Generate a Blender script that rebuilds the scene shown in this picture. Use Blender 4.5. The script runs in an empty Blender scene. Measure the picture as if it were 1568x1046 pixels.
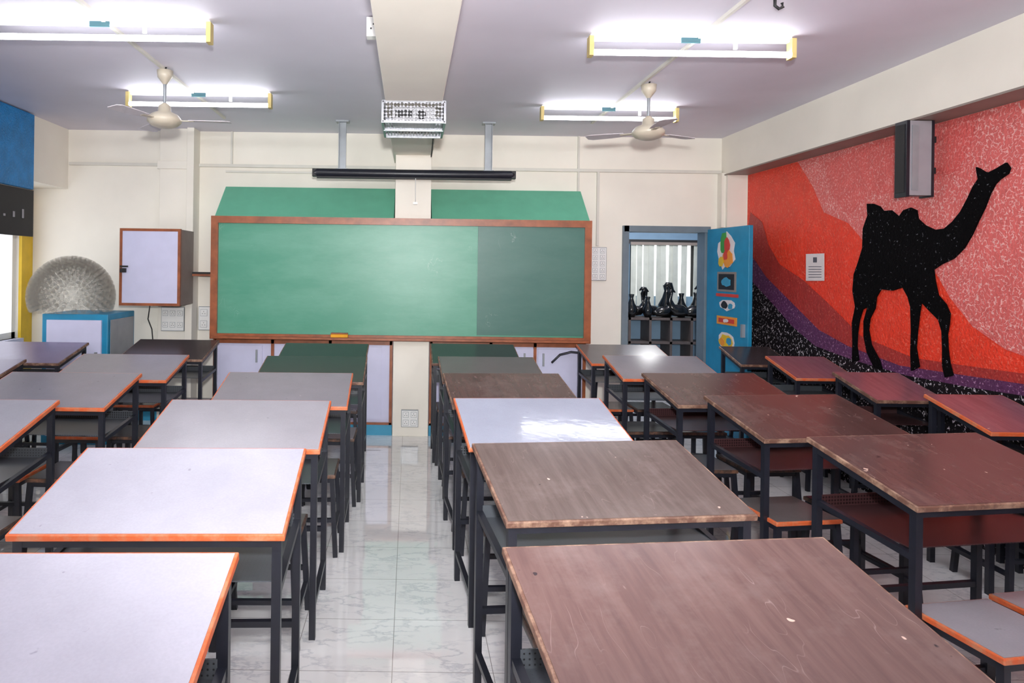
import bpy, math, random
from mathutils import Matrix, Vector
random.seed(7)
scene = bpy.context.scene

# ---------------------------------------------------------------- helpers
def S(r, g, b):
    def f(c):
        c /= 255.0
        return c/12.92 if c <= 0.04045 else ((c+0.055)/1.055)**2.4
    return (f(r), f(g), f(b), 1.0)

class NT:
    def __init__(s, name):
        s.m = bpy.data.materials.new(name); s.m.use_nodes = True
        s.t = s.m.node_tree; s.b = s.t.nodes['Principled BSDF']
        s.tc = s.t.nodes.new('ShaderNodeTexCoord')
    def n(s, typ, **kw):
        nd = s.t.nodes.new(typ)
        for k, v in kw.items(): setattr(nd, k, v)
        return nd
    def l(s, a, b): s.t.links.new(a, b)
    def coord(s, scale=(1,1,1), loc=(0,0,0), rnd=False):
        mp = s.n('ShaderNodeMapping'); mp.inputs['Scale'].default_value = scale
        mp.inputs['Location'].default_value = loc
        s.l(s.tc.outputs['Object'], mp.inputs['Vector'])
        if rnd:
            oi = s.n('ShaderNodeObjectInfo'); mm = s.n('ShaderNodeMath', operation='MULTIPLY'); mm.inputs[1].default_value = 37.0
            s.l(oi.outputs['Random'], mm.inputs[0])
            ad = s.n('ShaderNodeVectorMath', operation='ADD')
            s.l(mp.outputs[0], ad.inputs[0]); s.l(mm.outputs[0], ad.inputs[1])
            return ad.outputs[0]
        return mp.outputs[0]
    def noise(s, vec, scale, detail=3, rough=.5):
        nd = s.n('ShaderNodeTexNoise'); nd.inputs['Scale'].default_value = scale
        nd.inputs['Detail'].default_value = detail; nd.inputs['Roughness'].default_value = rough
        s.l(vec, nd.inputs['Vector']); return nd.outputs['Fac']
    def ramp(s, fac, a, b, ca=(0,0,0,1), cb=(1,1,1,1)):
        r = s.n('ShaderNodeValToRGB'); r.color_ramp.elements[0].position = a; r.color_ramp.elements[1].position = b
        r.color_ramp.elements[0].color = ca; r.color_ramp.elements[1].color = cb
        s.l(fac, r.inputs[0]); return r.outputs[0]
    def mix(s, fac, a, b):
        m = s.n('ShaderNodeMix', data_type='RGBA')
        for i, v in ((0, fac), (6, a), (7, b)):
            if hasattr(v, 'node'): s.l(v, m.inputs[i])
            else: m.inputs[i].default_value = v
        return m.outputs[2]
    def math(s, op, a, b=None):
        m = s.n('ShaderNodeMath', operation=op)
        for i, v in ((0, a), (1, b)):
            if v is None: continue
            if hasattr(v, 'node'): s.l(v, m.inputs[i])
            else: m.inputs[i].default_value = v
        return m.outputs[0]
    def bump(s, h, strength=.2, dist=.01):
        b = s.n('ShaderNodeBump'); b.inputs['Strength'].default_value = strength; b.inputs['Distance'].default_value = dist
        s.l(h, b.inputs['Height']); s.l(b.outputs[0], s.b.inputs['Normal'])
    def base(s, c):
        if hasattr(c, 'node'): s.l(c, s.b.inputs['Base Color'])
        else: s.b.inputs['Base Color'].default_value = c

def simple(name, col, rough=.5, metal=0, var=.12, scale=8, bump=0, spec=None):
    t = NT(name)
    v = t.coord()
    f = t.noise(v, scale, 4)
    dark = tuple(c*(1-var) for c in col[:3])+(1,)
    lite = tuple(min(1, c*(1+var*.6)) for c in col[:3])+(1,)
    t.base(t.ramp(f, .3, .7, dark, lite))
    t.b.inputs['Roughness'].default_value = rough
    t.b.inputs['Metallic'].default_value = metal
    if spec is not None: t.b.inputs['Specular IOR Level'].default_value = spec
    if bump: t.bump(t.noise(v, scale*12, 2), bump, .005)
    return t.m

def emit(name, col, st):
    t = NT(name); t.base((.9,.9,.9,1))
    t.b.inputs['Emission Color'].default_value = col; t.b.inputs['Emission Strength'].default_value = st
    return t.m

# materials
M = {}
M['wall'] = simple('paint_cream_wall', S(240,234,222), .6, var=.05, scale=2, bump=.05)
M['trimw'] = simple('white_trim_paint', S(216,212,202), .5, var=.05)
M['ceil'] = simple('ceiling_lilac_paint', S(222,217,230), .6, var=.05, scale=1.5, bump=.05)
M['black'] = simple('black_steel', S(26,28,38), .35, var=.2, scale=20)
M['brown'] = simple('brown_frame_wood', S(150,84,52), .35, var=.3, scale=14)
M['lav'] = simple('lavender_laminate', S(206,206,232), .35, var=.04)
M['blue'] = simple('blue_paint', S(30,135,175), .4, var=.12)
M['skirt'] = simple('blue_skirting', S(60,150,185), .4, var=.1)
M['yellow'] = simple('yellow_paint', S(225,185,40), .5, var=.1)
M['grey'] = simple('grey_metal', S(150,155,160), .4, .3, var=.1)
M['galv'] = simple('galvanised_steel', S(170,172,178), .3, .8, var=.2, scale=30)
M['plastic'] = simple('white_plastic', S(238,238,236), .35, var=.02)
M['projgrey'] = simple('projector_grey_shell', S(170,170,174), .4, var=.05)
M['cream'] = simple('cream_fan_enamel', S(196,186,168), .35, var=.08)
M['blade'] = simple('fan_blade_enamel', S(212,204,210), .45, var=.05)
M['dark'] = simple('matte_dark', S(30,30,32), .6, var=.1)
M['darkgloss'] = simple('black_gloss_ceramic', S(14,14,16), .15, var=.1)
M['yellowed'] = simple('yellowed_endcap', S(205,185,120), .5, var=.1)
M['teal'] = simple('teal_choke_cover', S(60,100,108), .5, var=.1)
M['boxside'] = simple('cabinet_side_brown', S(140,128,120), .5, var=.1)
M['paper'] = simple('paper', S(225,215,215), .7, var=.03)
M['ink'] = simple('print_ink', S(90,90,100), .7, var=.1)
M['tube'] = emit('tube_glow', (.93,.96,1,1), 19)
M['tube_fill'] = emit('tube_fill_glow', (.95,.97,1,1), 85)  # boosted glow for the added out-of-view fill tubes
M['greenflap'] = simple('green_painted_board', S(100,176,146), .5, var=.06)
M['room2'] = simple('blue_grey_wall', S(130,160,185), .6, var=.06)
M['shelfw'] = simple('dark_shelf', S(82,72,70), .5, var=.2)
M['red'] = simple('picture_red', S(205,60,45), .5)
M['green'] = simple('picture_green', S(60,150,60), .5)
M['orange'] = simple('picture_orange', S(235,150,50), .5)
M['spk_grey'] = simple('speaker_grey', S(150,148,154), .45, var=.08)
M['duster'] = simple('duster_yellow', S(235,165,30), .7)
M['doorframe'] = simple('door_frame_grey', S(110,125,135), .45, var=.1)

def board_mat(name, col, dust, dcol):
    t = NT(name); v = t.coord((.5,1,1.6)); v2 = t.coord((1,1,5))
    f = t.math('MULTIPLY', t.ramp(t.noise(v, 3, 6, .65), .4, .8), dust)
    c = t.mix(f, col, dcol)
    f2 = t.math('MULTIPLY', t.ramp(t.noise(v2, 9, 5, .7), .66, .74), dust*.7)
    c = t.mix(f2, c, dcol)
    iso = t.math('ABSOLUTE', t.math('SUBTRACT', t.noise(t.coord((2,1,1)), 4, 3, .6), .5))
    mk = t.math('MULTIPLY', t.ramp(iso, 0, .005, (1,1,1,1), (0,0,0,1)), t.ramp(t.noise(t.coord(), 3.5, 2), .64, .70))
    t.base(t.mix(t.math('MULTIPLY', mk, .35), c, S(200,220,210))); t.b.inputs['Roughness'].default_value = .36
    return t.m
M['board'] = board_mat('green_chalkboard', S(74,148,122), .3, S(140,190,170))
M['board2'] = board_mat('dark_green_chalkboard', S(60,106,96), .3, S(105,140,130))

# floor tiles
t = NT('white_marble_tiles'); v = t.coord((1,1,1), (.05,.1,0))
br = t.n('ShaderNodeTexBrick', offset=0.0); br.inputs['Scale'].default_value = 1
br.inputs['Brick Width'].default_value = .4; br.inputs['Row Height'].default_value = .4
br.inputs['Mortar Size'].default_value = .0016; br.inputs['Mortar Smooth'].default_value = .1
t.l(v, br.inputs['Vector'])
vn = t.coord((1.0,2.2,1))
iso = t.math('ABSOLUTE', t.math('SUBTRACT', t.noise(vn, 5, 5, .6), .5))
vein = t.math('MULTIPLY', t.ramp(iso, .0, .04, (1,1,1,1), (0,0,0,1)), t.ramp(t.noise(v, 4, 2), .35, .6))
c = t.mix(vein, S(248,248,248), S(216,218,222))
t.base(t.mix(br.outputs['Fac'], c, S(160,158,155)))
t.b.inputs['Roughness'].default_value = .04; t.b.inputs['Specular IOR Level'].default_value = 1.0
t.b.inputs['Coat Weight'].default_value = .6; t.b.inputs['Coat Roughness'].default_value = .04
M['floor'] = t.m

# desk laminates
def laminate(name, col, rough=.22, stain=.35, wav=0):
    t = NT(name); v = t.coord(rnd=True)
    f = t.ramp(t.noise(v, 3.5, 5, .6), .35, .7)
    c = t.mix(f, tuple(x*.88 for x in col[:3])+(1,), col)
    g = t.ramp(t.noise(v, 140, 2), .35, .65)
    c = t.mix(t.math('MULTIPLY', g, .14), c, tuple(x*.65 for x in col[:3])+(1,))
    sp = t.ramp(t.noise(v, 26, 2), .74, .77)
    c = t.mix(t.math('MULTIPLY', sp, stain), c, tuple(x*.25 for x in col[:3])+(1,))
    sp2 = t.ramp(t.noise(v, 19, 4, .7), .70, .74)
    c = t.mix(t.math('MULTIPLY', sp2, stain*.5), c, S(215,205,200))
    t.base(c); t.b.inputs['Roughness'].default_value = rough
    if wav: t.bump(t.noise(v, 22, 2), wav, .004)
    return t.m
def woodlam(name, c1, c2, rough=.2, axis=(22,1.6,6)):
    t = NT(name); v = t.coord(axis, rnd=True); v1 = t.coord(rnd=True)
    f = t.ramp(t.noise(v, 1.7, 6, .6), .25, .78)
    c = t.mix(f, c1, c2)
    iso = t.math('ABSOLUTE', t.math('SUBTRACT', t.noise(t.coord((9,2.5,1), rnd=True), 2.6, 1, .4), .5))
    scr = t.math('MULTIPLY', t.ramp(iso, .0, .005, (1,1,1,1), (0,0,0,1)), t.ramp(t.noise(v1, 6, 2), .52, .66))
    c = t.mix(t.math('MULTIPLY', scr, .3), c, S(180,158,150))
    haze = t.ramp(t.noise(v1, 5, 5, .7), .5, .75)
    c = t.mix(t.math('MULTIPLY', haze, .2), c, S(150,136,132))
    sp = t.ramp(t.noise(v1, 24, 2), .75, .77)
    c = t.mix(sp, c, S(205,175,160))
    sp = t.ramp(t.noise(v1, 13, 3), .73, .745)
    c = t.mix(sp, c, S(50,40,42))
    t.base(c); t.b.inputs['Roughness'].default_value = rough
    return t.m
L = {
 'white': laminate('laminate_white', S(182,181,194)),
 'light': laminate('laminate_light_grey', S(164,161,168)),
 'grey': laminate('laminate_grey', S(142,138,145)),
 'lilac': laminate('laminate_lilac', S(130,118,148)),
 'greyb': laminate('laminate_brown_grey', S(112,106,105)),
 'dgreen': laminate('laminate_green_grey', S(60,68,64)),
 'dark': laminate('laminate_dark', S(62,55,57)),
 'wood': woodlam('laminate_walnut', S(86,64,61), S(110,86,81)),
 'wood2': woodlam('laminate_walnut_dark', S(70,50,49), S(94,68,64)),
 'wood3': woodlam('laminate_walnut_grey', S(84,70,65), S(108,95,90)),
 'maroon': woodlam('laminate_maroon', S(128,82,92), S(150,102,110)),
 'gloss': laminate('laminate_gloss', S(166,171,188), .08, .1, .12),
}
def edgemat(name, c1, c2):
    t = NT(name); v = t.coord(rnd=True)
    t.base(t.ramp(t.noise(v, 18, 4, .7), .45, .66, c1, c2)); t.b.inputs['Roughness'].default_value = .5
    return t.m
E_or = edgemat('orange_edge_band', S(206,96,50), S(196,128,94))
E_br = edgemat('brown_edge_band', S(100,70,58), S(158,128,108))
E_dk = edgemat('dark_edge_band', S(60,46,42), S(120,84,64))
t = NT('perforated_steel'); v = t.coord((1,1,1))
vo = t.n('ShaderNodeTexVoronoi'); vo.inputs['Scale'].default_value = 75; vo.inputs['Randomness'].default_value = 0; t.l(v, vo.inputs['Vector'])
t.base(t.ramp(vo.outputs['Distance'], .3, .36, (.01,.01,.012,1), S(74,78,84))); t.b.inputs['Roughness'].default_value = .35
M['perf'] = t.m
t = NT('perforated_steel_maroon'); v = t.coord((1,1,1))
vo = t.n('ShaderNodeTexVoronoi'); vo.inputs['Scale'].default_value = 75; vo.inputs['Randomness'].default_value = 0; t.l(v, vo.inputs['Vector'])
t.base(t.ramp(vo.outputs['Distance'], .3, .36, (.012,.005,.006,1), S(66,42,44))); t.b.inputs['Roughness'].default_value = .3
M['perf2'] = t.m
t = NT('expanded_metal_mesh'); v = t.coord((1,1,1))
vo = t.n('ShaderNodeTexVoronoi'); vo.inputs['Scale'].default_value = 45; vo.inputs['Randomness'].default_value = .2; t.l(v, vo.inputs['Vector'])
t.l(t.ramp(vo.outputs['Distance'], .46, .52), t.b.inputs['Alpha']); t.base(S(165,165,172)); t.b.inputs['Metallic'].default_value = .7; t.b.inputs['Roughness'].default_value = .35
M['mesh'] = t.m
t = NT('clear_plastic_cups'); f = t.noise(t.coord(), 30, 2)
t.base(S(186,180,168)); t.b.inputs['Roughness'].default_value = .12
t.l(t.ramp(f, .3, .7, (.08,.08,.08,1), (.42,.42,.42,1)), t.b.inputs['Alpha'])
M['cup'] = t.m
def mural(name, col, amt=.5, dens=.5, speck=S(245,200,190), var=.2, rough=.45, spec=.4, sc=38):
    t = NT(name); v = t.coord()
    c = t.ramp(t.noise(v, 9, 5, .6), .3, .7, tuple(x*(1-var) for x in col[:3])+(1,), col)
    iso = t.math('ABSOLUTE', t.math('SUBTRACT', t.noise(v, sc, 1.2, .5), .5))
    m = t.math('MULTIPLY', t.ramp(iso, .022, .045, (1,1,1,1), (0,0,0,1)), t.ramp(t.noise(v, sc*1.35, 1), 1-dens-.05, 1-dens+.05))
    t.base(t.mix(t.math('MULTIPLY', m, amt), c, speck))
    t.b.inputs['Roughness'].default_value = rough; t.b.inputs['Specular IOR Level'].default_value = spec
    t.bump(t.noise(v, 60, 2), .6, .012)
    return t.m
M['m_red'] = mural('mural_orange_red', S(242,64,40), .38, .45, S(250,150,125), .18)
M['m_salmon'] = mural('mural_salmon', S(226,108,104), .62, .56, S(250,208,202), .14)
M['m_pink'] = mural('mural_pink', S(224,98,94), .5, .52, S(248,190,184), .14)
M['m_deep'] = mural('mural_deep_red', S(176,52,48), .5, .42, S(230,130,112))
M['m_purple'] = mural('mural_purple', S(96,48,92), .6, .42, S(215,165,205))
M['m_black'] = mural('mural_black', S(20,14,20), .95, .44, S(225,215,225), rough=.7, spec=.2, sc=34)
M['m_camel'] = mural('mural_camel_black', S(8,7,9), .55, .3, S(150,150,160), rough=.85, spec=.08)
M['m_blue'] = mural('foam_blue_art', S(25,135,205), .3, .4, S(90,180,230), .35)

class B:
    def __init__(s): s.v=[]; s.f=[]; s.mi=[]; s.mats=[]; s.sm=[]
    def mid(s, m):
        if m not in s.mats: s.mats.append(m)
        return s.mats.index(m)
    def add(s, vs, fs, m, X=None, smooth=False):
        o = len(s.v); i = s.mid(m)
        for p in vs:
            p = Vector(p); s.v.append(X @ p if X else p)
        for f in fs: s.f.append([a+o for a in f]); s.mi.append(i); s.sm.append(smooth)
    def box(s, a, b, m, X=None):
        x0,y0,z0=a; x1,y1,z1=b
        vs=[(x0,y0,z0),(x1,y0,z0),(x1,y1,z0),(x0,y1,z0),(x0,y0,z1),(x1,y0,z1),(x1,y1,z1),(x0,y1,z1)]
        s.add(vs, [(0,3,2,1),(4,5,6,7),(0,1,5,4),(1,2,6,5),(2,3,7,6),(3,0,4,7)], m, X)
    def bar(s, p, q, w, m, h=None):
        p=Vector(p); q=Vector(q); d=q-p; ln=d.length; h=h or w
        up = Vector((0,0,1)) if abs(d.normalized().z)<.9 else Vector((0,1,0))
        zz=d.normalized(); xx=up.cross(zz).normalized(); yy=zz.cross(xx)
        X=Matrix.Translation(p) @ Matrix((xx,yy,zz)).transposed().to_4x4()
        s.box((-w/2,-h/2,0),(w/2,h/2,ln),m,X)
    def sweep(s, pts, rad, m, n=10, caps=True):
        pts=[Vector(p) for p in pts]
        if not isinstance(rad,(list,tuple)): rad=[rad]*len(pts)
        vs=[]; fs=[]; ref=Vector((.13,.27,.95)).normalized()
        for i,p in enumerate(pts):
            d=(pts[min(i+1,len(pts)-1)]-pts[max(i-1,0)]).normalized()
            r = ref if abs(d.dot(ref))<.97 else Vector((1,0,0))
            a=d.cross(r).normalized(); b=d.cross(a)
            for k in range(n):
                th=2*math.pi*k/n; vs.append(p+(a*math.cos(th)+b*math.sin(th))*rad[i])
        for i in range(len(pts)-1):
            for k in range(n):
                fs.append((i*n+k,i*n+(k+1)%n,(i+1)*n+(k+1)%n,(i+1)*n+k))
        if caps: fs.append(tuple(range(n))); fs.append(tuple((len(pts)-1)*n+k for k in range(n)))
        s.add(vs,fs,m,None,True)
    def lathe(s, prof, m, X=None, n=28):
        vs=[]; fs=[]
        for r,z in prof:
            for k in range(n):
                th=2*math.pi*k/n; vs.append((r*math.cos(th),r*math.sin(th),z))
        for i in range(len(prof)-1):
            for k in range(n): fs.append((i*n+k,i*n+(k+1)%n,(i+1)*n+(k+1)%n,(i+1)*n+k))
        s.add(vs,fs,m,X,True)
    def poly(s, pts, m, thick=None, nrm=Vector((-1,0,0))):
        vs=[Vector(p) for p in pts]; n=len(vs)
        if thick:
            vs2=[p+nrm*thick for p in vs]
            s.add(vs+vs2,[tuple(range(n,2*n))]+[(i,(i+1)%n,n+(i+1)%n,n+i) for i in range(n)],m)
        else: s.add(vs,[tuple(range(n))],m)
    def obj(s, name, parent=None, bevel=0):
        me=bpy.data.meshes.new(name); me.from_pydata([tuple(v) for v in s.v],[],s.f)
        for m in s.mats: me.materials.append(m)
        for p,i,sm in zip(me.polygons,s.mi,s.sm): p.material_index=i; p.use_smooth=sm
        me.validate(); me.update()
        o=bpy.data.objects.new(name,me); scene.collection.objects.link(o)
        if parent: o.parent=parent
        if bevel:
            md=o.modifiers.new('bev','BEVEL'); md.width=bevel; md.segments=2; md.limit_method='ANGLE'
        return o
def empty(name, loc=(0,0,0), rz=0):
    e=bpy.data.objects.new(name,None); e.location=loc; e.rotation_euler=(0,0,rz); e.empty_display_size=.1
    scene.collection.objects.link(e); return e

CZ=2.97; WX=3.38; LX=-3.9; WY=7.0; RY=-2.2
# ---------------------------------------------------------------- room shell
b=B(); b.box((LX-.15,RY-.15,-.1),(WX+.15,WY+.15,0),M['floor']); b.obj('floor')
b=B(); b.box((LX-.15,RY-.15,CZ),(WX+.15,WY+.15,CZ+.1),M['ceil']); b.obj('ceiling')
DX0,DX1,DZ=2.18,3.06,2.05
b=B(); b.box((LX-.15,WY,0),(DX0,WY+.15,CZ),M['wall']); b.box((DX0,WY,DZ),(DX1,WY+.15,CZ),M['wall']); b.box((DX1,WY,0),(WX+.15,WY+.15,CZ),M['wall']); b.obj('wall_back')
b=B(); b.box((WX,RY,0),(WX+.15,WY,CZ),M['wall']); b.obj('wall_right')
wy0,wy1,wz0,wz1=4.6,6.8,.85,2.2
b=B(); b.box((LX-.15,RY,0),(LX,wy0,CZ),M['wall']); b.box((LX-.15,wy1,0),(LX,WY,CZ),M['wall'])
b.box((LX-.15,wy0,0),(LX,wy1,wz0),M['wall']); b.box((LX-.15,wy0,wz1),(LX,wy1,CZ),M['wall']); b.obj('wall_left')
b=B(); b.box((LX-.15,RY-.15,0),(WX+.15,RY,CZ),M['wall']); b.obj('wall_front')
b=B()
for y in (wy0+.03,(wy0+wy1)/2,wy1-.03): b.box((LX-.1,y-.03,wz0),(LX-.03,y+.03,wz1),M['plastic'])
for z in (wz0+.03,wz1-.03): b.box((LX-.1,wy0,z-.03),(LX-.03,wy1,z+.03),M['plastic'])
b.box((LX-.03,wy0-.05,wz0-.05),(LX+.06,wy1,wz0),M['lav']); b.obj('window_1')
b=B(); b.box((LX,6.8,.2),(LX+.03,6.995,2.3),M['yellow']); b.obj('trim_1')
b=B(); b.box((-.175,RY,2.67),(.195,WY,CZ),M['wall']); b.obj('trim_ceiling_beam',bevel=.006)
b=B(); b.box((3.18,RY,2.585),(WX,WY,CZ),M['wall']); b.box((3.165,RY,2.575),(WX,WY,2.587),M['boxside']); b.obj('trim_beam_right')
b=B(); b.box((LX,RY,2.36),(-3.52,WY,CZ),M['wall']); b.obj('trim_beam_left')
b=B(); b.box((-3.5,6.97,2.605),(3.17,7.0,2.635),M['trimw']); b.box((-1.9,6.98,2.55),(-.2,7.0,2.57),M['trimw'])
b.box((-1.85,6.975,2.635),(-1.83,7.0,2.97),M['trimw']); b.box((1.7,6.975,2.4),(1.72,7.0,2.97),M['trimw']); b.box((1.9,6.975,1.85),(1.925,7.0,2.61),M['trimw'])
b.box((.215,4.0,2.95),(.235,6.9,2.97),M['trimw']); b.obj('trim_2')
b=B(); b.box((1.65,RY,2.95),(1.67,6.3,2.97),M['trimw']); b.box((-1.74,RY,2.95),(-1.72,6.3,2.97),M['trimw']); b.obj('trim_3')
b=B(); b.box((-.15,6.47,0),(.19,WY,2.67),M['wall']); b.obj('trim_pier_centre',bevel=.004)
b=B(); b.box((-2.53,6.86,0),(-2.2,WY,CZ),M['wall']); b.box((-2.24,6.80,0),(-2.17,WY,CZ),M['wall']); b.box((-2.55,6.84,2.56),(-2.19,6.87,2.64),M['wall']); b.obj('trim_pier_left',bevel=.004)
b=B(); b.box((3.14,6.9,2.05),(3.18,WY,2.6),M['wall']); b.box((3.18,6.86,0),(WX,WY,2.58),M['wall']); b.obj('trim_pier_right')
b=B(); b.box((-3.9,6.985,0),(-2.55,7,.1),M['skirt']); b.box((1.72,6.985,0),(2.13,7,.1),M['skirt']); b.obj('baseboard_back')

# ---------------------------------------------------------------- chalkboard cabinet wall
root=empty('built_in_cabinet')
b=B()
for xa,xb in ((-1.85,-.155),(.195,1.68)):
    b.box((xa,6.52,.1),(xb,6.99,2.05),M['lav']); b.box((xa,6.5,0),(xb,6.99,.1),M['skirt'])
b.obj('carcass',root)
b=B()
for x in (-1.85,-1.3,-.75,-.17,.21,.78,1.2,1.67): b.box((x-.014,6.495,.1),(x+.014,6.52,.92),M['brown'])
for xa,xb in ((-1.85,-.16),(.2,1.68)):
    b.box((xa,6.495,.86),(xb,6.52,.92),M['brown']); b.box((xa,6.495,.1),(xb,6.52,.12),M['brown'])
for x in (-1.45,-.85,.68,1.1,1.28):
    b.box((x-.008,6.48,.68),(x+.008,6.50,.80),M['grey'])
for x in (-1.6,-1.02,-.46,.5,.99,1.43):
    b.box((x-.2,6.505,.15),(x+.2,6.519,.84),M['lav'])
b.obj('door_frames',root)
b=B()
for xa,xb,ta,tb in ((-1.86,-.16,-1.86,-.16),(.2,1.7,.2,1.7)):
    vs=[(xa,6.47,2.06),(xb,6.47,2.06),(tb,6.85,2.39),(ta,6.85,2.39),(xa,6.99,2.06),(xb,6.99,2.06),(tb,6.99,2.39),(ta,6.99,2.39)]
    b.add(vs,[(0,1,2,3),(0,3,7,4),(1,5,6,2),(3,2,6,7),(0,4,5,1)],M['greenflap'])
b.obj('sloped_top',root)
root=empty('chalkboard')
X0,X1,Z0,Z1=-1.87,1.70,.91,2.063
b=B(); fw=.065
b.box((X0+.02,6.42,Z0+.02),(X1-.02,6.46,Z1-.02),M['board']); b.obj('writing_surface',root)
b=B(); b.box((.635,6.412,Z0+fw),(X1-fw,6.42,Z1-fw),M['board2']); b.obj('sliding_panel',root)
b=B()
b.box((X0,6.39,Z1-fw),(X1,6.465,Z1),M['brown']); b.box((X0,6.39,Z0),(X1,6.465,Z0+fw*.8),M['brown'])
b.box((X0,6.392,Z0+fw*.8),(X0+fw,6.465,Z1-fw),M['brown']); b.box((X1-fw,6.392,Z0+fw*.8),(X1,6.465,Z1-fw),M['brown'])
b.box((X0+.03,6.33,Z0+.01),(X1-.03,6.388,Z0+.03),M['brown'])
b.obj('wood_frame',root)
b=B(); b.box((-.73,6.335,.942),(-.57,6.385,.972),M['duster']); b.box((-.73,6.335,.972),(-.57,6.385,.985),M['brown']); b.obj('chalkboard_duster',bevel=.004)

# projector screen housing with hangers
root=empty('projector_screen')
b=B(); b.sweep([(-.91,6.36,2.475),(-.88,6.36,2.475),(.93,6.36,2.475),(.96,6.36,2.475)],[.03,.04,.04,.03],M['black'],14)
b.box((-.88,6.34,2.425),(.93,6.38,2.445),M['dark']); b.sweep([(.04,6.33,2.43),(.04,6.33,2.2)],.004,M['plastic'],6); b.box((.02,6.325,2.19),(.06,6.335,2.21),M['plastic'])
b.box((-.92,6.33,2.44),(-.88,6.39,2.51),M['dark']); b.box((.93,6.33,2.44),(.97,6.39,2.51),M['dark']); b.obj('screen_tube',root)
b=B()
for x in (-.65,.72):
    b.box((x-.035,6.41,2.43),(x+.035,6.415,2.97),M['grey']); b.box((x-.035,6.38,2.43),(x-.03,6.41,2.97),M['grey']); b.box((x+.03,6.38,2.43),(x+.035,6.41,2.97),M['grey'])
    b.box((x-.06,6.36,2.955),(x+.06,6.46,2.97),M['grey'])
    b.box((x-.05,6.36,2.505),(x+.05,6.42,2.52),M['grey'])
b.obj('hanger_channels',root)

# projector in cage
root=empty('ceiling_projector')
b=B(); x0,x1,y0,y1,z0,z1=-.19,.21,4.38,4.88,2.535,2.668
for f in [((x0,y0,z0),(x1,y0+.002,z1)),((x0,y1,z0),(x1,y1+.002,z1)),((x0,y0,z0),(x0+.002,y1,z1)),((x1,y0,z0),(x1+.002,y1,z1)),((x0,y0,z0),(x1,y1,z0+.002))]: b.box(f[0],f[1],M['mesh'])
b.obj('cage_mesh',root)
b=B()
c8=[(x,y,z) for x in (x0,x1) for y in (y0,y1) for z in (z0,z1)]
for i in range(8):
    for j in range(i+1,8):
        if sum(abs(c8[i][k]-c8[j][k])>1e-6 for k in range(3))==1: b.bar(c8[i],c8[j],.014,M['galv'])
b.bar((x0,(y0+y1)/2,z0),(x1,(y0+y1)/2,z0),.02,M['galv'])
b.obj('cage_frame',root)
b=B(); b.box((-.13,4.45,2.56),(.15,4.78,2.65),M['projgrey']); b.sweep([(.06,4.45,2.6),(.06,4.42,2.6)],.028,M['dark'],14); b.box((-.03,4.55,2.65),(.05,4.65,2.67),M['grey'])
b.box((-.11,4.445,2.58),(0,4.452,2.63),M['dark']); b.obj('projector_body',root,bevel=.006)
b=B(); b.box((-.255,3.72,2.86),(-.18,3.78,2.965),M['plastic'])
for dx,dz in ((-.014,-.01),(.014,-.01),(0,.014)): b.box((-.217+dx-.004,3.716,2.912+dz-.004),(-.217+dx+.004,3.72,2.912+dz+.004),M['dark'])
b.obj('ceiling_switch_box')
b=B(); b.sweep([(.14,4.92,2.64),(.16,5.0,2.62),(.17,5.4,2.65),(.18,6.0,2.65),(.18,6.25,2.62)],.006,M['dark'],6); b.obj('projector_cable')

# ---------------------------------------------------------------- tube lights
def tubelight(xa,xb,y,mt='tube'):
    root=empty('fluorescent_tube_light'); b=B()
    b.box((xa,y-.018,2.94),(xb,y+.018,2.97),M['plastic'])
    b.box((xa-.012,y-.045,2.842),(xa+.014,y+.015,2.955),M['yellowed']); b.box((xb-.014,y-.045,2.842),(xb+.012,y+.015,2.955),M['yellowed'])
    xm=(xa+xb)/2; b.box((xm-.06,y-.028,2.925),(xm+.05,y-.018,2.955),M['teal'])
    b.sweep([(xm+.25,y-.03,2.93),(xm+.25,y-.03,2.89)],.012,M['plastic'],8)
    b.obj('batten',root)
    b=B(); b.sweep([(xa+.014,y-.03,2.862),(xb-.014,y-.03,2.862)],.017,M[mt],14); b.obj('tube',root)
for a in ((1.03,2.2,3.98),(1.08,2.2,5.7),(-2.36,-1.14,3.84),(-2.24,-1.12,5.4)): tubelight(*a)
for y in (1.9,.1,-1.5):  # unseen tubes added out of view, far stronger than visible ones, to brighten room
    for xa in (1.03,-2.3): tubelight(xa,xa+1.18,y,'tube_fill')

# ---------------------------------------------------------------- fans
def fan(x,y,a0):
    root=empty('ceiling_fan',(x,y,0)); b=B()
    b.lathe([(.0,2.95),(.055,2.945),(.05,2.90),(.02,2.86),(.012,2.85)],M['cream'])
    b.lathe([(.011,2.955),(.011,2.66)],M['grey'])
    b.lathe([(.015,2.72),(.04,2.70),(.045,2.66),(.09,2.64),(.115,2.61),(.115,2.59),(.09,2.565),(.05,2.55),(.0,2.545)],M['cream'])
    b.sweep([(0,0,2.95),(.012,0,2.985)],.006,M['dark'],6); b.obj('motor_and_rod',root)
    b=B()
    for k in range(3):
        X=Matrix.Rotation(a0+k*2*math.pi/3,4,'Z') @ Matrix.Translation((0,0,2.60)) @ Matrix.Rotation(math.radians(6),4,'X')
        b.box((.08,-.018,-.003),(.2,.018,.003),M['cream'],X)
        vs=[(.17,-.045,0),(.28,-.06,0),(.42,-.065,0),(.45,-.04,0),(.45,.04,0),(.42,.06,0),(.28,.05,0),(.17,.035,0)]
        vs=vs+[(p[0],p[1],.004) for p in vs]; n=8
        b.add(vs,[tuple(range(n)),tuple(range(2*n-1,n-1,-1))]+[(i,(i+1)%n,n+(i+1)%n,n+i) for i in range(n)],M['blade'],X)
    b.obj('blades',root)
fan(1.71,4.94,.5); fan(-1.72,4.74,.1)
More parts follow.
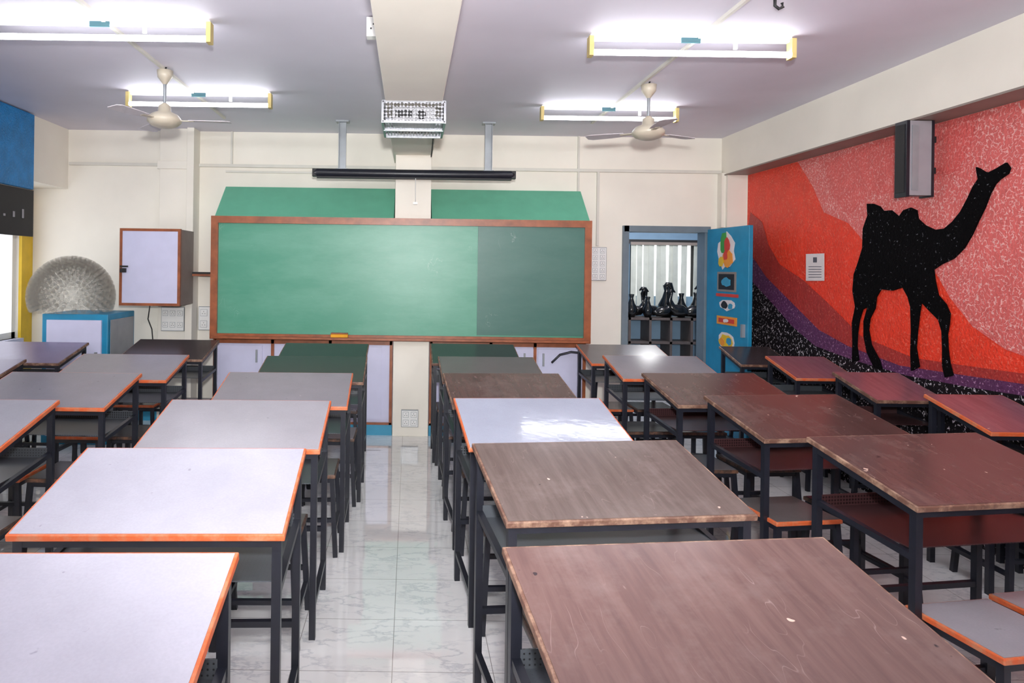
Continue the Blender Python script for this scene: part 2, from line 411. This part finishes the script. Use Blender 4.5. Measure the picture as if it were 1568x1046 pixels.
b=B(); b.sweep([(1.80,3.4,2.97),(1.80,3.4,2.93),(1.82,3.4,2.915),(1.84,3.4,2.925),(1.835,3.4,2.945)],.008,M['dark'],8); b.obj('ceiling_hook')

# ---------------------------------------------------------------- desks
def desk(xl,yl,xr,yr,d,top,edge,shelf='perf',hf=.93,hn=.82):
    w=math.hypot(xr-xl,yr-yl); rz=math.atan2(yr-yl,xr-xl)
    ux=Vector((math.cos(rz),math.sin(rz),0)); uy=Vector((-ux.y,ux.x,0))
    c=Vector((xl,yl,0))+ux*w/2-uy*d/2
    root=empty('school_desk',c,rz)
    tl=math.atan((hf-hn)/d); L_=math.hypot(d,hf-hn)
    X=Matrix.Translation((0,0,(hf+hn)/2)) @ Matrix.Rotation(tl,4,'X')
    b=B(); b.box((-w/2,-L_/2,-.022),(w/2,L_/2,-.0015),edge,X); b.obj('edge_band',root,bevel=.003)
    i=.008
    b=B(); b.box((-w/2+i,-L_/2+i,-.004),(w/2-i,L_/2-i,0),top,X); b.obj('desk_top',root)
    b=B(); m=M['black']; lx=w/2-.026; ly=d/2-.033
    zf=(hf+hn)/2+ly*math.tan(tl)-.023; zn=(hf+hn)/2-ly*math.tan(tl)-.023
    for sx in (-1,1):
        b.bar((sx*lx,ly,0),(sx*lx,ly,zf),.027,m); b.bar((sx*lx,-ly,0),(sx*lx,-ly,zn),.027,m)
        b.bar((sx*lx,-ly,zn-.015),(sx*lx,ly,zf-.015),.026,m)
        b.bar((sx*lx,-ly,zn-.17),(sx*lx,ly,zn-.13),.022,m)
        b.bar((sx*lx,-ly,.14),(sx*lx,ly,.14),.022,m)
    b.bar((-lx,ly,zf-.015),(lx,ly,zf-.015),.026,m); b.bar((-lx,-ly,zn-.015),(lx,-ly,zn-.015),.026,m)
    b.bar((-lx,ly,.3),(lx,ly,.3),.022,m); b.bar((-lx,ly,zn-.14),(lx,ly,zn-.14),.022,m)
    b.obj('steel_frame',root)
    b=B(); z=zn-.15
    b.box((-lx+.01,-ly+.03,z),(lx-.01,ly-.01,z+.004),M[shelf]); b.box((-lx+.01,ly-.014,z),(lx-.01,ly-.01,z+.05),M[shelf])
    b.obj('book_shelf',root)
    return c,rz,w,d
def stool(x,y,rz,top,edge,h=.45,s=.34):
    root=empty('school_stool',(x,y,0),rz); b=B(); q=s/2
    b.box((-q,-q,h-.022),(q,q,h-.002),edge); b.obj('seat_edge',root,bevel=.004)
    b=B(); b.box((-q+.008,-q+.008,h-.003),(q-.008,q-.008,h),top); b.obj('seat',root)
    b=B(); a=q-.02; f=q+.005
    for sx in (-1,1):
        for sy in (-1,1): b.bar((sx*a,sy*a,h-.022),(sx*f,sy*f,0),.025,M['black'])
        b.bar((sx*(f-.01),-f+.01,.13),(sx*(f-.01),f-.01,.13),.02,M['black']); b.bar((-f+.01,sx*(f-.01),.2),(f-.01,sx*(f-.01),.2),.02,M['black'])
        b.bar((sx*a,-a,h-.035),(sx*a,a,h-.035),.022,M['black']); b.bar((-a,sx*a,h-.035),(a,sx*a,h-.035),.022,M['black'])
    b.obj('legs',root)
D=.54
desks=[
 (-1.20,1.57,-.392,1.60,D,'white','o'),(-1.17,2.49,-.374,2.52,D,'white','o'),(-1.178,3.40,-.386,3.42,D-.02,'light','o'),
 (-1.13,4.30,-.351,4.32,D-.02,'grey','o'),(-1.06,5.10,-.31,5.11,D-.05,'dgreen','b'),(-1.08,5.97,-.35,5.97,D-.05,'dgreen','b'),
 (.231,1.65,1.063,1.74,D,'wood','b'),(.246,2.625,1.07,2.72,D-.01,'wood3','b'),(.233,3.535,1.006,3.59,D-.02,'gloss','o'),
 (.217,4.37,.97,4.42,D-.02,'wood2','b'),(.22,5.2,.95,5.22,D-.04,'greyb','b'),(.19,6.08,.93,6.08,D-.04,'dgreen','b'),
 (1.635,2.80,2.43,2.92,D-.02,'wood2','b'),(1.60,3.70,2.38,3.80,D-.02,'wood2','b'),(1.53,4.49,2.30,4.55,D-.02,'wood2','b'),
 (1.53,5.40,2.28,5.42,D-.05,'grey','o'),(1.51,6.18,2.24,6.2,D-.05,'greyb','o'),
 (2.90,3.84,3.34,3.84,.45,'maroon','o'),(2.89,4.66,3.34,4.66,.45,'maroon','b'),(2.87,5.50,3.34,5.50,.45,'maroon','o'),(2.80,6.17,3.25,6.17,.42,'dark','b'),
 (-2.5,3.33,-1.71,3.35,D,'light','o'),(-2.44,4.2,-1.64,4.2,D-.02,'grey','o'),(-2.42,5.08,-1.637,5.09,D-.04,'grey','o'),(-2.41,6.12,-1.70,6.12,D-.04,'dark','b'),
 (-3.5,4.74,-2.66,4.75,D,'lilac','b'),(-3.47,5.8,-2.72,5.8,D-.04,'lilac','b'),
]
for i,(a,b_,c_,d_,e,tm,em) in enumerate(desks):
    sh='perf2' if i in (12,13,14,17,18) else 'perf'
    hn=.806 if i==8 else .82
    c,rz,w,dd=desk(a,b_,c_,d_,e,L[tm],E_or if em=='o' else E_br,sh,hn=hn)
    R=Matrix.Rotation(rz,3,'Z')
    offs=(-.19,.19) if w>.6 else (0,)
    if i<6: offs=(-.20,.15)
    elif i<12: offs=(-.15,.20)
    for o in offs:
        if i in (0,6) or (i==1 and o>0): continue
        back = -.06 if i==12 else .13
        p=c+R @ Vector((o+random.uniform(-.01,.01), -dd/2+back+random.uniform(-.02,.02),0))
        ed = E_dk if i<12 else (E_or if (i in (12,13,16) or i>20) and o<.1 else E_dk)
        stool(p.x,p.y,rz+random.uniform(-.04,.04),L['light'] if i==12 else L[random.choice(['greyb','dark','grey'])],E_or if i==12 else ed)

# ---------------------------------------------------------------- mural on right wall (traced on the wall plane)
def RW(px,py,off=.004):
    yp=py-.0134*(px-628); xp=px+.0134*(py-410)
    y=WX*1045/(xp-628); z=1.6-(yp-410)*y/1045
    return (WX-off,min(y,6.85),max(0.01,min(z,2.572)))
mroot=empty('wall_mural')
b=B(); b.poly([(WX-.002,6.85,.0),(WX-.002,6.85,2.574),(WX-.002,-1,2.574),(WX-.002,-1,0)],M['m_red']); b.obj('base_coat',mroot)
b=B(); b.poly([RW(*p) for p in [(1222,244),(1245,285),(1262,325),(1300,342),(1322,368),(1350,392),(1400,400),(1435,420),(1455,455),(1490,500),(1540,535),(1568,545)]]+[(WX-.004,2.4,.9),(WX-.004,-1,.9),(WX-.004,-1,2.573),RW(1568,138)],M['m_salmon']); b.obj('salmon_dunes',mroot)
b=B(); b.poly([RW(x,y,.006) for x,y in [(1300,330),(1330,300),(1400,290),(1470,260),(1490,215),(1500,165)]]+[(WX-.006,3.9,2.573),RW(1440,178,.006),RW(1370,205,.006),RW(1300,235,.006),RW(1262,250,.006),RW(1275,300,.006)],M['m_pink']); b.obj('pink_dune',mroot)
b=B(); b.poly([(WX-.006,6.85,1.95)]+[RW(x,y,.006) for x,y in [(1150,325),(1168,340),(1178,375),(1195,405),(1230,428),(1270,465),(1320,515),(1400,548),(1480,560),(1568,572)]]+[(WX-.006,-1,.8),(WX-.006,-1,0),(WX-.006,6.85,0)],M['m_deep']); b.obj('deep_red_dune',mroot)
b=B(); b.poly([(WX-.008,6.85,1.7)]+[RW(x,y,.008) for x,y in [(1150,388),(1175,425),(1215,465),(1255,505),(1300,530),(1380,560),(1480,575),(1568,588)]]+[(WX-.008,-1,.74),(WX-.008,-1,0),(WX-.008,6.85,0)],M['m_purple']); b.obj('purple_dune',mroot)
b=B(); b.poly([(WX-.010,6.85,1.45)]+[RW(x,y,.010) for x,y in [(1150,428),(1180,460),(1215,500),(1250,530),(1310,552),(1390,575),(1480,592),(1568,606)]]+[(WX-.010,-1,.68),(WX-.010,-1,0),(WX-.010,6.85,0)],M['m_black']); b.obj('black_foreground',mroot)
camel=[(1500,264),(1499,256),(1504,258),(1512,263),(1518,264),(1530,258),(1545,249),(1551,257),(1548,266),(1535,275),(1528,282),(1520,297),(1512,318),(1502,338),(1492,360),(1480,380),(1464,396),(1445,405),(1433,413),(1435,430),(1440,452),(1452,466),(1458,480),(1457,495),(1454,512),(1455,535),(1458,557),(1463,575),(1451,578),(1447,560),(1447,532),(1446,507),(1441,490),(1425,474),(1414,462),(1411,482),(1408,507),(1406,532),(1411,562),(1399,568),(1398,540),(1399,505),(1398,470),(1394,455),(1386,440),(1370,445),(1352,443),(1345,455),(1343,472),(1335,488),(1333,505),(1337,528),(1350,552),(1354,566),(1342,563),(1331,540),(1326,515),(1326,492),(1332,470),(1324,474),(1319,490),(1316,510),(1315,530),(1318,552),(1308,555),(1309,525),(1308,495),(1313,470),(1309,445),(1311,420),(1318,400),(1324,380),(1325,350),(1332,330),(1331,312),(1340,312),(1350,316),(1356,323),(1368,322),(1380,332),(1387,322),(1398,318),(1407,322),(1409,335),(1420,345),(1435,352),(1450,350),(1462,340),(1475,324),(1485,305),(1494,286),(1502,274)]
b=B(); b.poly([RW(x,y,.008) for x,y in camel],M['m_camel'],thick=.012); b.obj('camel_silhouette',mroot)
b=B(); b.poly([RW(1236,389,.009),RW(1264,388,.009),RW(1264,430,.009),RW(1236,430,.009)],M['paper'],thick=.002)
for k in range(5): b.poly([RW(1240,408+k*4,.0115),RW(1260,408+k*4,.0115),RW(1260,409.0+k*4,.0115),RW(1240,409.0+k*4,.0115)],M['ink'])
b.poly([RW(1247,394,.0115),RW(1253,394,.0115),RW(1253,402,.0115),RW(1247,402,.0115)],M['ink']); b.obj('notice_paper')
root=empty('wall_speaker')
b=B(); b.box((3.13,4.3,2.10),(3.28,4.38,2.570),M['spk_grey']); b.box((3.115,4.295,2.09),(3.135,4.40,2.572),M['black']); b.box((3.275,4.295,2.09),(3.29,4.40,2.572),M['black']); b.obj('case',root)
b=B(); b.box((3.15,4.294,2.13),(3.19,4.3,2.54),M['grey']); b.box((3.11,4.31,2.12),(3.116,4.39,2.55),M['dark']); b.box((3.18,4.39,2.25),(3.375,4.41,2.29),M['dark']); b.box((3.18,4.39,2.45),(3.375,4.41,2.49),M['dark']); b.obj('grille_and_bracket',root)

# ---------------------------------------------------------------- door + room beyond
b=B(); f=.05
b.box((DX0-.01,6.96,0),(DX0+f,7.16,DZ+.01),M['doorframe']); b.box((DX1-f,6.98,0),(DX1+.01,7.16,DZ+.01),M['doorframe']); b.box((DX0,6.96,DZ-f),(DX1,7.16,DZ+.01),M['doorframe']); b.obj('trim_door_frame')
root=empty('door_1',(3.05,6.97,0),math.atan2(-.76,.05))
b=B(); b.box((0,-.02,.01),(.76,.02,2.03),M['blue']); b.obj('leaf',root,bevel=.004)
b=B()
def irregular(cx,cz,rx,rz_,m,seed,n=12,y=-.021):
    rr=random.Random(seed); vs=[(cx+rx*math.cos(2*math.pi*k/n)*rr.uniform(.7,1.1), y, cz+rz_*math.sin(2*math.pi*k/n)*rr.uniform(.7,1.1)) for k in range(n)]
    b.add(vs+[(p[0],y-.004,p[2]) for p in vs],[tuple(range(n,2*n))]+[(i,(i+1)%n,n+(i+1)%n,n+i) for i in range(n)],m)
irregular(.38,1.80,.17,.19,M['paper'],1); irregular(.34,1.88,.07,.12,M['green'],2,y=-.026); irregular(.40,1.86,.05,.09,M['red'],22,y=-.028); irregular(.42,1.73,.10,.09,M['orange'],3,y=-.027); irregular(.38,1.76,.04,.05,M['red'],4,y=-.032); irregular(.30,1.70,.05,.05,M['yellow'],24,y=-.032)
b.box((.22,-.026,1.41),(.56,-.021,1.60),M['boxside']); b.box((.25,-.029,1.43),(.53,-.026,1.58),M['dark']); irregular(.4,1.5,.1,.05,M['skirt'],31,y=-.03)
b.box((.20,-.026,1.36),(.60,-.021,1.39),M['red'])
irregular(.4,1.28,.15,.055,M['paper'],5); irregular(.36,1.28,.06,.04,M['dark'],6,y=-.026); irregular(.47,1.27,.04,.03,M['skirt'],36,y=-.026)
b.box((.22,-.026,1.09),(.58,-.021,1.17),M['orange']); b.box((.26,-.03,1.11),(.54,-.026,1.15),M['red']); irregular(.4,1.13,.05,.02,M['paper'],37,y=-.031)
irregular(.4,.93,.18,.11,M['paper'],8); irregular(.4,.93,.14,.08,M['yellow'],9,y=-.026); irregular(.34,.92,.05,.04,M['orange'],12,y=-.031); irregular(.46,.94,.05,.04,M['skirt'],13,y=-.031); irregular(.4,.86,.05,.02,M['green'],14,y=-.031)
b.box((.69,-.05,1.0),(.72,-.02,1.12),M['grey'])
b.obj('cutout_pictures',root)

b=B(); b.box((1.4,7.15,-.1),(5.2,9.75,0),M['floor']); b.obj('floor_adjoining_room')
b=B(); b.box((1.4,7.15,2.9),(5.2,9.75,3.0),M['ceil']); b.obj('ceiling_adjoining_room')
b=B(); b.box((1.3,7.15,0),(1.4,9.75,2.9),M['room2']); b.box((5.1,7.15,0),(5.2,9.75,2.9),M['room2']); b.box((1.3,9.6,0),(5.2,9.75,2.9),M['room2']); b.box((WX+.15,7.0,0),(5.2,7.15,2.9),M['room2']); b.obj('wall_adjoining_room')
M['sky']=emit('daylight_pane',(.95,1,1,1),1.1)
b=B(); b.box((3.10,9.57,1.25),(4.4,9.595,2.0),M['sky'])
for x in (3.10,3.55,3.95,4.35): b.box((x-.02,9.55,1.25),(x+.02,9.57,2.0),M['dark'])
b.box((3.05,9.55,1.98),(4.42,9.58,2.04),M['dark']); b.obj('window_2')
cm=simple('white_blind_slats',S(205,208,198),.8,var=.1)
b=B(); N=15
for k in range(N):
    x=3.10+k*.085
    if k==9: continue
    X=Matrix.Translation((x,9.47,0)) @ Matrix.Rotation(.12+.12*math.sin(k*2.1),4,'Z') @ Matrix.Rotation(.012*math.sin(k*3.3),4,'Y')
    b.box((-.040,-.002,1.10+.02*math.sin(k*5)),(.040,.002,1.96),cm,X)
b.box((3.05,9.44,1.96),(4.4,9.49,2.0),M['boxside']); b.obj('vertical_blinds')
b=B(); m=M['shelfw']; sx0,sx1=2.5,4.1
for z in (.02,.35,.68,.98): b.box((sx0,8.6,z),(sx1,8.95,z+.03),m)
for k in range(7):
    x=sx0+(sx1-sx0-.03)*k/6; b.box((x,8.6,0),(x+.03,8.95,1.01),m)
b.box((sx0,8.93,0),(sx1,8.95,1.01),M['room2']); b.obj('display_shelf')
def swan(x,y,z,s,fl):
    pts=[(-.15,.05),(-.10,.04),(-.03,.055),(.04,.06),(.09,.09),(.115,.15),(.10,.21),(.09,.26),(.11,.30),(.15,.305),(.19,.28)]
    r=[.008,.04,.06,.06,.042,.024,.02,.02,.026,.02,.006]
    b.sweep([(x+fl*p[0]*s*.75,y,z+(p[1]+.012)*s) for p in pts],[q*s for q in r],M['darkgloss'],12)
def vase(x,y,z,s):
    b.lathe([(0,0),(.04*s,0),(.07*s,.06*s),(.075*s,.11*s),(.04*s,.18*s),(.022*s,.24*s),(.035*s,.29*s),(.03*s,.292*s)],M['darkgloss'],Matrix.Translation((x,y,z)),16)
b=B()
seq=[(.02,.9,-1),(.14,1.0,0),(.25,1.1,1),(.35,.9,0),(.45,1.15,-1),(.54,1.1,1),(.64,1.4,0),(.74,1.35,-1),(.83,1.05,0),(.93,1.25,1),(1.02,1.1,0),(1.12,1.25,-1),(1.24,1.0,0)]
for k,(dx,s,fl) in enumerate(seq):
    y=8.68 if k%2 else 8.82
    if fl: swan(2.68+dx,y,1.01,s,fl)
    else: vase(2.68+dx,y,1.01,s)
b.obj('swan_figurines')

# ---------------------------------------------------------------- left side things
root=empty('wall_cabinet')
b=B(); b.box((-2.72,6.42,1.215),(-2.16,6.80,1.93),M['boxside']); b.obj('carcass',root)
b=B(); b.box((-2.70,6.40,1.235),(-2.18,6.42,1.91),M['lav'])
for a,c in (((-2.725,6.395,1.21),(-2.70,6.425,1.935)),((-2.18,6.395,1.21),(-2.155,6.425,1.935)),((-2.70,6.395,1.91),(-2.18,6.425,1.935)),((-2.70,6.395,1.21),(-2.18,6.425,1.235))): b.box(a,c,M['brown'])
b.box((-2.71,6.37,1.52),(-2.66,6.40,1.56),M['dark']); b.box((-2.705,6.36,1.57),(-2.64,6.39,1.585),M['dark']); b.obj('door_panel',root)
root=empty('blue_locker')
b=B(); b.box((-3.24,6.02,0),(-2.66,6.6,1.15),M['blue']); b.obj('body',root,bevel=.006)
b=B(); b.box((-3.19,6.0,.08),(-2.71,6.03,1.10),M['lav']); b.box((-2.655,6.06,.06),(-2.65,6.56,1.10),M['grey']); b.box((-2.76,5.98,.7),(-2.74,6.0,.82),M['grey']); b.obj('door_panel',root)
b=B(); cx,cy,cz,R0=-3.125,6.31,1.295,.295; N=520
for k in range(N):
    zz=1-2*(k+.5)/N; th=k*2.399963
    if zz<-.38: continue
    r=math.sqrt(1-zz*zz); d=Vector((r*math.cos(th),r*math.sin(th),zz))
    a=d.orthogonal().normalized(); c=d.cross(a); p=Vector((cx,cy,cz))+d*R0; n=10; vs=[]
    for rr,h in ((.019,0.0),(.029,.08)):
        for q in range(n):
            pt=p+d*h+(a*math.cos(2*math.pi*q/n)+c*math.sin(2*math.pi*q/n))*rr; pt.z=max(pt.z,1.152); vs.append(pt)
    b.add(vs,[(q,(q+1)%n,n+(q+1)%n,n+q) for q in range(n)]+[tuple(range(n))],M['cup'],None,True)
b.obj('plastic_cup_sphere')
b=B(); b.box((-3.515,3.0,2.27),(-3.47,6.28,2.96),M['m_blue']); b.obj('blue_foam_artwork',bevel=.01)
b=B(); b.box((-3.51,3.0,1.84),(-3.49,6.31,2.265),M['dark'])
for k in range(9):
    y=5.0+k*.14; b.box((-3.488,y,2.0),(-3.486,y+.03,2.02+.03*(k%3)),M['spk_grey'])
b.obj('black_banner')
def socket(name,x0,x1,z0,z1,y,rows=2,cols=3):
    b=B(); b.box((x0-.006,y-.024,z0-.006),(x1+.006,y,z1+.006),M['grey']); b.box((x0,y-.03,z0),(x1,y-.02,z1),M['plastic'])
    for i in range(cols):
        for j in range(rows):
            cx=x0+(i+.5)*(x1-x0)/cols; cz=z0+(j+.5)*(z1-z0)/rows; q=min((x1-x0)/cols,(z1-z0)/rows)*.32
            b.box((cx-q-.003,y-.032,cz-q-.003),(cx+q+.003,y-.03,cz+q+.003),M['grey']); b.box((cx-q,y-.034,cz-q),(cx+q,y-.032,cz+q),M['plastic'])
            for dx,dz in ((-.4,-.3),(.4,-.3),(0,.4)): b.box((cx+dx*q-.003,y-.036,cz+dz*q-.003),(cx+dx*q+.003,y-.034,cz+dz*q+.003),M['dark'])
    b.obj(name)
socket('switch_board',1.85,2.0,1.50,1.83,6.998,5,2)
socket('power_socket',-.06,.09,.10,.25,6.468,2,2)
socket('power_socket',-2.48,-2.26,.94,1.17,6.858,2,3)
socket('power_socket',-2.15,-1.95,.94,1.17,6.998,2,2)
b=B(); b.sweep([(-2.60,6.84,1.21),(-2.62,6.84,1.05),(-2.58,6.84,.95),(-2.56,6.84,.75),(-2.55,6.84,.5)],.006,M['dark'],6); b.obj('power_cable')
b=B(); b.box((-2.155,6.75,1.49),(-1.88,6.99,1.51),M['brown']); b.box((-2.155,6.75,1.51),(-1.88,6.77,1.53),M['dark']); b.obj('wall_bracket_shelf')
b=B(); b.sweep([(1.35,6.45,.72),(1.42,6.42,.80),(1.52,6.40,.83),(1.64,6.40,.82),(1.74,6.42,.74),(1.78,6.45,.6),(1.78,6.5,.3),(1.78,6.55,.01)],.011,M['black'],8); b.obj('black_hose')

# ---------------------------------------------------------------- lights / world / camera
w=bpy.data.worlds.new('daylight'); scene.world=w; w.use_nodes=True
bg=w.node_tree.nodes['Background']; bg.inputs[0].default_value=(.9,.93,1,1); bg.inputs[1].default_value=2.2
def light(name,typ,loc,power,size,rot=(0,0,0),col=(1,1,1)):
    l=bpy.data.lights.new(name,typ); l.energy=power; l.color=col
    l.shadow_soft_size=size
    o=bpy.data.objects.new(name,l); o.location=loc; o.rotation_euler=rot; scene.collection.objects.link(o); return o
fl=light('camera_flash','SPOT',(.03,-.1,1.85),820,.06,(math.radians(98),0,math.radians(-4)))
fl.data.spot_size=math.radians(105); fl.data.spot_blend=1.0
light('adjoining_room_fill','POINT',(3.0,8.0,2.6),60,.15)  # fill light added to brighten the room beyond the door, no fitting modelled

cam=bpy.data.cameras.new('camera'); co=bpy.data.objects.new('camera',cam); scene.collection.objects.link(co)
cam.sensor_width=36; cam.lens=1045/1568*36; cam.shift_x=156/1568; cam.shift_y=-113/1568; cam.clip_start=.05
co.matrix_world=Matrix.Translation((0,0,1.6)) @ Matrix.Rotation(math.radians(90),4,'X') @ Matrix.Rotation(.0134,4,'Z')
scene.camera=co
scene.view_settings.view_transform='Standard'; scene.view_settings.look='None'; scene.view_settings.exposure=0
